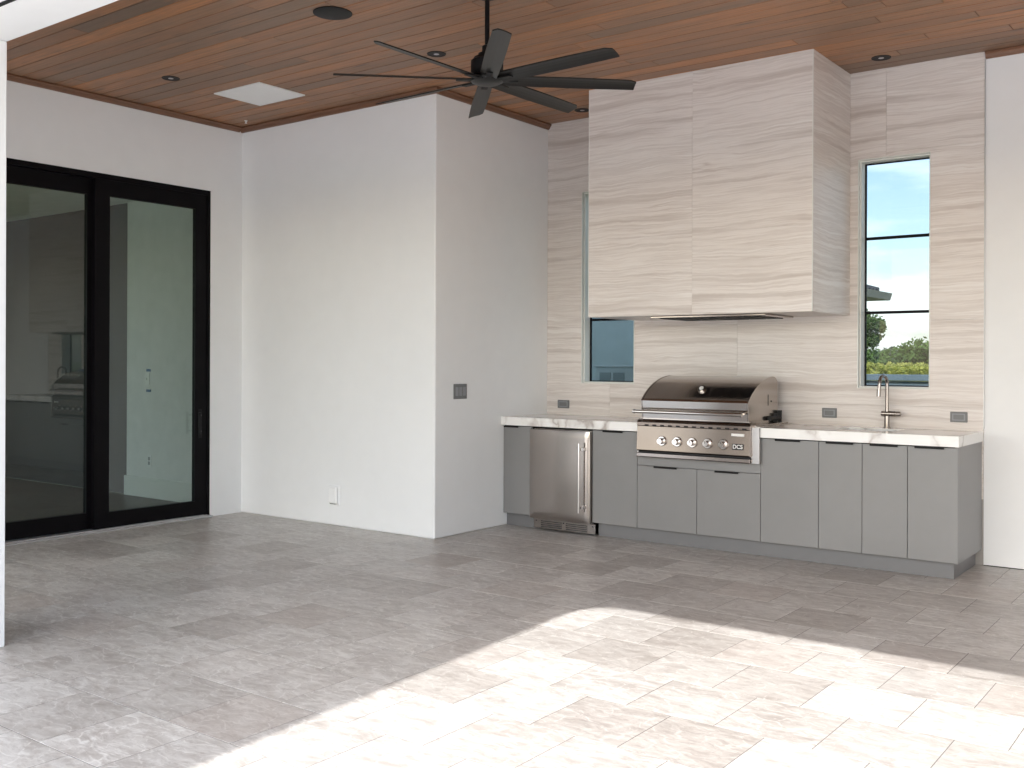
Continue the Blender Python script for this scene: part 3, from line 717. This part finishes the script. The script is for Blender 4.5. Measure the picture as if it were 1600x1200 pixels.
part('lid_bolt', MB().lathe([(0.006, 0), (0.006, 0.003)], (GX1 + 0.0003, 7.18, 1.09), 'X', 12), 'dark_gap', lid)
bk = MB().tube([(GX1 + 0.02, 7.10, 0.965), (GX1 + 0.02, 7.30, 0.965)], 0.016, 12).box(GX1 + 0.003, GX1 + 0.03, 7.22, 7.235, 0.931, 1.0).box(GX1 + 0.003, GX1 + 0.035, 7.285, 7.30, 0.931, 1.02)
part('rotisserie_bracket', bk, 'rubber', g)
part('lid_seam', MB().box(GX0 + 0.004, GX1 - 0.001, 6.788, 7.30, 0.9465, 0.9555), 'steel_dark', g)
# control panel and its fittings
pp = [(6.86, 0.9455), (6.790, 0.9455), (6.776, 0.942), (6.764, 0.934), (6.757, 0.922), (6.757, 0.898), (6.763, 0.892), (6.748, 0.716), (6.760, 0.706), (6.86, 0.706)]
cp = part('control_panel', MB().prism(pp, -3.866, -2.9555, 'X'), 'steel_panel', g)
def on_panel(z): return 6.763 - 0.015 * (0.892 - z) / 0.176
for k in range(13):
    xk = -3.80 + k * 0.0655
    part('vent_slot', MB().box(xk, xk + 0.032, 6.755, 6.7568, 0.8975, 0.9075), 'dark_gap', cp)
for xk in (-3.652, -3.526, -3.402, -3.280, -3.156):
    y0 = on_panel(0.79); c = (xk, y0, 0.788)
    bz = part('knob_bezel', MB().lathe([(0.037, 0.001), (0.037, -0.006), (0.033, -0.011), (0.024, -0.011)], c, 'Y', 28), 'steel_polished', cp)
    kb = part('control_knob', MB().lathe([(0.0235, -0.0112), (0.0225, -0.044), (0.020, -0.047)], c, 'Y', 28), 'steel_polished', cp)
    part('knob_pointer', MB().box(xk - 0.0018, xk + 0.0018, y0 - 0.0485, y0 - 0.0472, 0.790, 0.806), 'badge_black', kb)
bd = part('badge', MB().box(-3.088, -3.002, on_panel(0.775) - 0.0055, on_panel(0.775) - 0.001, 0.754, 0.796, 0.0008), 'badge_black', cp)
part('sticker', MB().box(-3.098, -3.000, on_panel(0.86) - 0.0024, on_panel(0.86) - 0.0004, 0.850, 0.868), 'sticker_white', cp)
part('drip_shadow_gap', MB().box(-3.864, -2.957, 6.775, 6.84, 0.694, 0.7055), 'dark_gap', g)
part('drip_tray', MB().prism([(6.85, 0.662), (6.752, 0.662), (6.748, 0.667), (6.752, 0.690), (6.762, 0.6935), (6.85, 0.6935)], -3.866, -2.958, 'X'), 'steel_panel', g)
cu = bpy.data.curves.new('badge_letters', 'FONT'); cu.body = 'DCS'; cu.size = 0.040; cu.align_x = 'CENTER'; cu.align_y = 'CENTER'; cu.extrude = 0.0006; cu.offset = 0.0009
to = bpy.data.objects.new('badge_letters', cu); COL.objects.link(to)
bpy.context.view_layer.update()
me = bpy.data.meshes.new_from_object(to.evaluated_get(bpy.context.evaluated_depsgraph_get())); bpy.data.objects.remove(to)
me.materials.clear(); me.materials.append(MAT['sticker_white'])
lt = bpy.data.objects.new('badge_letters', me); COL.objects.link(lt); lt.parent = bd
lt.location = Vector((-3.045, on_panel(0.775) - 0.0062, 0.775)) - base_of(bd); lt.rotation_euler = (R(90), 0, 0)

# ================================================================== CEILING FAN
FZ = 2.965; FCX, FCY = -3.565, 4.520; FR = 0.855
fan = thing('ceiling_fan', 'black eight blade ceiling fan hanging on a rod', 'ceiling fan', (FCX, FCY, FZ))
part('downrod', MB().tube([(FCX, FCY, FZ + 0.15), (FCX, FCY, ZC - 0.05)], 0.0135, 16), 'black_metal', fan)
part('canopy', MB().lathe([(0.03, -0.07), (0.07, -0.055), (0.075, -0.0025)], (FCX, FCY, ZC)), 'black_metal', fan)
part('motor_housing', MB().lathe([(0.088, 0.02), (0.092, 0.03), (0.092, 0.105), (0.078, 0.115), (0.075, 0.125), (0.052, 0.13), (0.050, 0.148), (0.03, 0.150), (0.028, 0.19), (0.02, 0.195)], (FCX, FCY, FZ)), 'black_metal', fan)
part('hub_plate', MB().lathe([(0.02, -0.026), (0.07, -0.022), (0.092, -0.010), (0.094, 0.004), (0.085, 0.012)], (FCX, FCY, FZ)), 'fan_black', fan)
def blade_mesh():
    mb = MB(); n = 10; pit = math.tan(R(16)); t = 0.0035
    for sgn in (1,):
        vs = []
        for i in range(n + 1):
            u = i / n; r = 0.085 + u * (FR - 0.085)
            ch = 0.045 + 0.005 * math.sin(u * math.pi); 
            ra, rb = (r, r - 0.035 * (u if u > 0.9 else 0) * 1.0)
            for s_, rr in ((-ch, rb if i == n else r), (-ch * 0.5, r), (0, r), (ch * 0.5, r), (ch, r)):
                z = -s_ * pit + 0.005 * (1 - (s_ / ch) ** 2)
                vs.append((rr, s_, z + t)); vs.append((rr, s_, z - t))
        fs = []; w = 10
        for i in range(n):
            for j in range(4):
                a = i * w + j * 2
                fs.append((a, a + 2, a + w + 2, a + w)); fs.append((a + 1, a + w + 1, a + w + 3, a + 3))
            fs.append((i * w, i * w + w, i * w + w + 1, i * w + 1)); fs.append((i * w + 8, i * w + 9, i * w + w + 9, i * w + w + 8))
        for i in (0, n):
            for j in range(4): fs.append((i * w + j * 2, i * w + j * 2 + 1, i * w + j * 2 + 3, i * w + j * 2 + 2))
        mb.add(vs, fs)
    return mb.mesh('blade', 'fan_black')
bl_me = blade_mesh()
br_me = MB().box(0.06, 0.175, -0.018, 0.018, -0.009, -0.004, 0.001).mesh('blade_bracket', 'black_metal')
for k in range(8):
    a = R(-1.8 + 45 * k)
    b_ = bpy.data.objects.new('blade', bl_me); COL.objects.link(b_); b_.parent = fan; b_.rotation_euler = (0, 0, a)
    c_ = bpy.data.objects.new('blade_bracket', br_me); COL.objects.link(c_); c_.parent = b_

# ================================================================== CEILING FITTINGS
def downlight(x, y, label):
    t = thing('recessed_light', label, 'ceiling light', (x, y, ZC), 'recessed lights in the wood ceiling')
    part('trim_ring', MB().lathe([(0.050, -0.0015), (0.064, -0.0045), (0.066, -0.0008), (0.052, -0.0006)], (x, y, ZC)), 'black_metal', t)
    part('baffle', MB().lathe([(0.049, -0.0032), (0.035, -0.0026), (0.02, -0.0030)], (x, y, ZC)), 'dark_gap', t)
    part('lens', MB().lathe([(0.019, -0.0035), (0.012, -0.0048), (0.004, -0.0052)], (x, y, ZC)), 'aluminium', t)
downlight(-6.625, 4.575, 'black recessed ceiling light left of the white ceiling panel')
downlight(-4.619, 5.294, 'black recessed ceiling light behind a blade of the fan')
downlight(-2.184, 7.177, 'black recessed ceiling light above the right window')
downlight(-4.655, 7.195, 'black recessed ceiling light half hidden behind the left edge of the hood')
sp = thing('ceiling_speaker', 'round black speaker grille flush in the ceiling left of the fan', 'speaker', (-4.588, 4.300, ZC))
part('grille', MB().lathe([(0.118, -0.0008), (0.118, -0.005), (0.112, -0.0065), (0.02, -0.007)], (-4.588, 4.300, ZC), 'Z', 48), 'black_metal', sp)
wp = thing('ceiling_panel', 'square white flush panel in the wood ceiling', 'ceiling panel', (-6.44, 5.26, ZC))
part('face', MB().box(-6.715, -6.165, 5.028, 5.488, ZC - 0.010, ZC - 0.0008, 0.002), 'white_plastic', wp)
part('inner_face', MB().box(-6.69, -6.19, 5.053, 5.463, ZC - 0.0125, ZC - 0.0104, 0.001), 'white_plastic', wp)
solo('sprinkler_head', MB().lathe([(0.014, -0.0008), (0.014, -0.006), (0.006, -0.012), (0.006, -0.024), (0.012, -0.026)], (-7.25, 5.77, ZC), 'Z', 14), 'sprinkler_white', 'tiny white sprinkler dot in the ceiling corner above the doors', 'sprinkler', (-7.25, 5.77, ZC))

# ================================================================== OUTLETS AND SWITCHES
for x0, x1, lab in ((-5.069, -4.947, 'grey outlet plate on the tile above the fridge'), (-2.691, -2.580, 'grey outlet plate on the tile between grill and faucet'), (-1.790, -1.678, 'grey outlet plate on the tile at the right end of the counter')):
    t = thing('outlet_plate', lab, 'outlet', ((x0 + x1) / 2, YB, 1.005), 'outlets on the tiled wall')
    part('plate', MB().box(x0, x1, YB - 0.009, YB - 0.0004, 0.969, 1.041, 0.003), 'grey_plastic', t)
    part('cover_rim', MB().box(x0 + 0.014, x1 - 0.014, YB - 0.012, YB - 0.0092, 0.981, 1.029, 0.002), 'grey_plastic_light', t)
    part('cover', MB().box(x0 + 0.022, x1 - 0.022, YB - 0.0135, YB - 0.0122, 0.988, 1.022, 0.0005), 'grey_plastic', t)
t = thing('switch_plate', 'grey three gang switch plate on the stucco beside the counter', 'light switch', (XC, 6.245, 1.136))
part('plate', MB().box(XC + 0.0004, XC + 0.008, 6.163, 6.327, 1.078, 1.197, 0.003), 'grey_plastic', t)
for k in range(3): part('rocker', MB().box(XC + 0.0082, XC + 0.013, 6.181 + k * 0.046, 6.216 + k * 0.046, 1.103, 1.172, 0.002), 'grey_plastic_light', t)
t = thing('outlet_cover', 'white weatherproof outlet cover low on the corner wall', 'outlet', (-6.286, YC, 0.25))
part('back_plate', MB().box(-6.352, -6.222, YC - 0.008, YC - 0.0004, 0.170, 0.338, 0.004), 'stucco', t)
part('bubble_cover', MB().box(-6.338, -6.242, YC - 0.034, YC - 0.0082, 0.186, 0.326, 0.010), 'white_plastic', t)
part('cord_slot', MB().box(-6.325, -6.262, YC - 0.026, YC - 0.010, 0.181, 0.1858), 'dark_gap', t)

# ================================================================== OUTSIDE: BEHIND THE WINDOWS
gw = solo('garden_wall', MB().box(-14, -4.72, 9.75, 9.95, -0.05, 2.5).box(-14, -4.70, 9.73, 9.97, 2.5, 2.56), 'garden_wall_paint', 'pale blue green wall seen through the left window', 'wall', (-8, 9.8, 0))
eq = thing('air_conditioner', 'pale boxy outdoor unit seen through the left window', 'air conditioner', (-5.3, 8.9, 0))
part('case', MB().box(-5.56, -5.02, 8.85, 9.35, 0.35, 1.325, 0.012), 'equipment_paint', eq)
part('case_top', MB().box(-5.57, -5.01, 8.84, 9.36, 1.3255, 1.345, 0.004), 'equipment_paint', eq)
part('stand', MB().box(-5.55, -5.03, 8.87, 9.33, -0.05, 0.3495), 'grey_plastic', eq)
for k in range(2): part('louvre', MB().box(-5.50 + k * 0.16, -5.37 + k * 0.16, 8.843, 8.8496, 1.16, 1.272), 'equipment_louvre', eq)
eq2 = thing('equipment_box', 'second pale box beside the outdoor unit seen through the left window', 'equipment box', (-4.9, 9.0, 0))
part('case', MB().box(-5.005, -4.75, 9.0, 9.4, -0.05, 1.315, 0.012), 'equipment_paint', eq2)
part('cap', MB().box(-5.008, -4.745, 8.99, 9.41, 1.3155, 1.338, 0.004), 'equipment_louvre', eq2)

fe = thing('low_fence', 'blue grey board fence across the bottom of the right window', 'fence', (-4.2, 14.4, 0))
for k, (z0, z1) in enumerate(((-0.05, 0.42), (0.425, 0.78), (0.785, 1.135))):
    part('board', MB().box(-12, 3, 14.40, 14.44, z0, z1), 'fence_paint', fe)
part('cap_rail', MB().box(-12, 3, 14.34, 14.47, 1.14, 1.225, 0.006), 'fence_paint', fe)
for px in (-9, -6.6, -4.2, -1.8, 0.6): part('post', MB().box(px - 0.05, px + 0.05, 14.4405, 14.54, -0.05, 1.135), 'fence_paint', fe)

# neighbouring house: only its eave corner shows
hs = thing('neighbour_house', 'house corner with grey eave and dark roof tiles in the right window', 'house', (-14, 33, 0))
EX, EY, EZ = -8.55, 18.6, 3.10; YE = 28.77
part('wall', MB().box(-22, EX - 0.55, EY, YE - 0.55, -0.05, EZ + 0.02), 'house_paint', hs)
part('soffit', MB().box(-22.6, EX - 0.03, EY - 0.5, YE - 0.03, EZ + 0.021, EZ + 0.06), 'house_paint', hs)
part('gutter', MB().prism([(EX + 0.11, EZ + 0.22), (EX + 0.05, EZ + 0.03), (EX - 0.029, EZ + 0.0205), (EX - 0.029, EZ + 0.22)], EY - 0.5, YE + 0.06, 'Y').prism([(YE + 0.10, EZ + 0.22), (YE + 0.04, EZ + 0.03), (YE - 0.029, EZ + 0.0205), (YE - 0.029, EZ + 0.22)], -22.6, EX - 0.03, 'X'), 'house_paint', hs)
rb = 0.23; ym = (EY + YE) / 2; rise = 2.2
rv = [(-22.6, EY - 0.5, EZ + rb), (EX - 0.22, EY - 0.5, EZ + rb), (EX - 0.22, YE - 0.2, EZ + rb), (-22.6, YE - 0.2, EZ + rb), (-17.0, ym, EZ + rb + rise), (EX - 5.4, ym, EZ + rb + rise)]
roof = part('roof', MB().add(rv, [(0, 1, 5, 4), (1, 2, 5), (2, 3, 4, 5), (3, 0, 4), (3, 2, 1, 0)]), 'roof_slate', hs)
hipa, hipb = Vector(rv[2]), Vector(rv[5])
for k in range(9):
    a_ = hipa.lerp(hipb, k / 9 * 0.5 + 0.0); b_ = hipa.lerp(hipb, (k + 1) / 9 * 0.5 + 0.01)
    part('hip_tile', MB().tube([a_ + Vector((0, 0, .05)), b_ + Vector((0, 0, .03))], [0.11, 0.09], 10), 'roof_slate', roof)
for k in range(14):
    yk = YE - 0.45 - k * 0.3
    part('roof_tile', MB().tube([(EX - 0.18, yk, EZ + rb + 0.04), (EX - 1.1, yk, EZ + rb + 0.04 + 0.92 * rise / 5.2)], 0.07, 8), 'roof_slate', roof)

# ---- trees
def leaf_cloud(mb, centre, rad, n, size, rng, clumps=14):
    cs = []
    for _ in range(clumps):
        while True:
            v = Vector((rng.uniform(-1, 1), rng.uniform(-1, 1), rng.uniform(-1, 1)))
            if v.length < 1: break
        cs.append((Vector((v.x * rad[0], v.y * rad[1], v.z * rad[2])) * 0.85, rng.uniform(0.22, 0.42)))
    for _ in range(n):
        c, k = rng.choice(cs)
        d = Vector((rng.gauss(0, 1), rng.gauss(0, 1), rng.gauss(0, 1))).normalized() * rng.random() ** 0.5
        p = Vector(centre) + c + Vector((d.x * rad[0], d.y * rad[1], d.z * rad[2])) * k
        a = Vector((rng.gauss(0, 1), rng.gauss(0, 1), rng.gauss(0, 1))).normalized(); b = a.orthogonal().normalized()
        s_ = size * rng.uniform(0.6, 1.4)
        mb.add([p - a * s_, p + b * s_ * 0.45, p + a * s_, p - b * s_ * 0.45], [(0, 1, 2, 3)])
    return cs
def tree(label, x, y, h, w, n, leaf, mat, seed, cat='tree', group=None, crown_low=0.25):
    rng = random.Random(seed)
    t = thing('tree', label, cat, (x, y, -0.05), group)
    tr = MB().tube([(x, y, -0.05), (x + 0.03 * h, y, h * 0.35), (x - 0.02 * h, y, h * 0.75)], [h * 0.030, h * 0.020, h * 0.006], 8)
    for k in range(7):
        a = rng.uniform(0, 6.28); z = h * rng.uniform(0.25, 0.6)
        tr.tube([(x + 0.015 * h, y, z), (x + math.cos(a) * w * 0.35, y + math.sin(a) * w * 0.35, z + h * 0.2), (x + math.cos(a) * w * 0.6, y + math.sin(a) * w * 0.6, z + h * 0.3)], [h * 0.011, h * 0.006, h * 0.002], 6)
    part('trunk', tr, 'bark', t)
    mb = MB(); zc = h * (1 + crown_low) / 2; leaf_cloud(mb, (x, y, zc), (w, w, h * (1 - crown_low) / 2), n, leaf, rng, 22)
    part('crown', mb, mat, t)
    return t
def at_px(px, D):      # ground point D metres out along a bearing
    u = (px - 800) / 1591.0; s_, c_ = math.sin(YAW), math.cos(YAW)
    d = Vector((-s_ + c_ * u, c_ + s_ * u)); d = d.normalized() * D; return d.x, d.y
x, y = at_px(1347, 60); tree('leafy green tree under the neighbour roof eave in the right window', x, y, 4.35, 1.25, 4200, 0.10, 'leaves', 3, crown_low=0.48)
far = [(1352, 150, 5.4, 3.4, 'leaves_far', 'dark round tree in the far wood behind the leafy tree'), (1371, 165, 5.0, 3.2, 'leaves_far', 'green tree in the far wood right of the leafy tree'),
       (1389, 172, 5.3, 3.4, 'leaves_grey', 'greyish round tree left of the gap in the far wood'), (1404, 168, 5.0, 2.8, 'leaves_far', 'low green tree in the middle of the far wood'),
       (1418, 160, 5.2, 2.6, 'leaves_grey', 'pale grey thin tree in the middle of the far wood'), (1432, 155, 4.6, 3.0, 'leaves_far', 'small dark tree left of the tallest far tree'),
       (1450, 150, 6.4, 4.2, 'leaves_far', 'tallest bright green tree at the right of the far wood'), (1470, 158, 5.6, 4.0, 'leaves_far', 'far tree cut off by the window edge on the right')]
for i, (px, D, h_, w_, m_, lab) in enumerate(far):
    x, y = at_px(px, D); tree(lab, x, y, h_ * 0.80, w_, 1500, 0.34, m_, 20 + i, group='trees of the far wood', crown_low=0.0)
# low scrub in front of the wood, weeds behind the fence
rng = random.Random(5); mb = MB()
for i in range(60):
    x, y = at_px(rng.uniform(1330, 1490), rng.uniform(135, 146)); leaf_cloud(mb, (x, y, 0.7), (1.6, 1.4, 0.9), 70, 0.28, rng, 4)
solo('scrub', mb, 'weeds', 'yellow green scrub along the foot of the far wood', 'shrubs', kind='stuff')
mb = MB()
for i in range(1500):
    x, y = at_px(rng.uniform(1325, 1490), rng.uniform(16, 34)); hh = rng.uniform(0.7, 1.25); l = rng.uniform(-0.2, 0.2); w_ = rng.uniform(0.008, 0.02)
    mb.add([(x - w_, y, -0.06), (x + w_, y, -0.06), (x + l, y + rng.uniform(-.1, .1), hh)], [(0, 1, 2)])
solo('meadow_weeds', mb, 'weeds', 'tall yellow green weeds behind the low fence', 'weeds', kind='stuff')
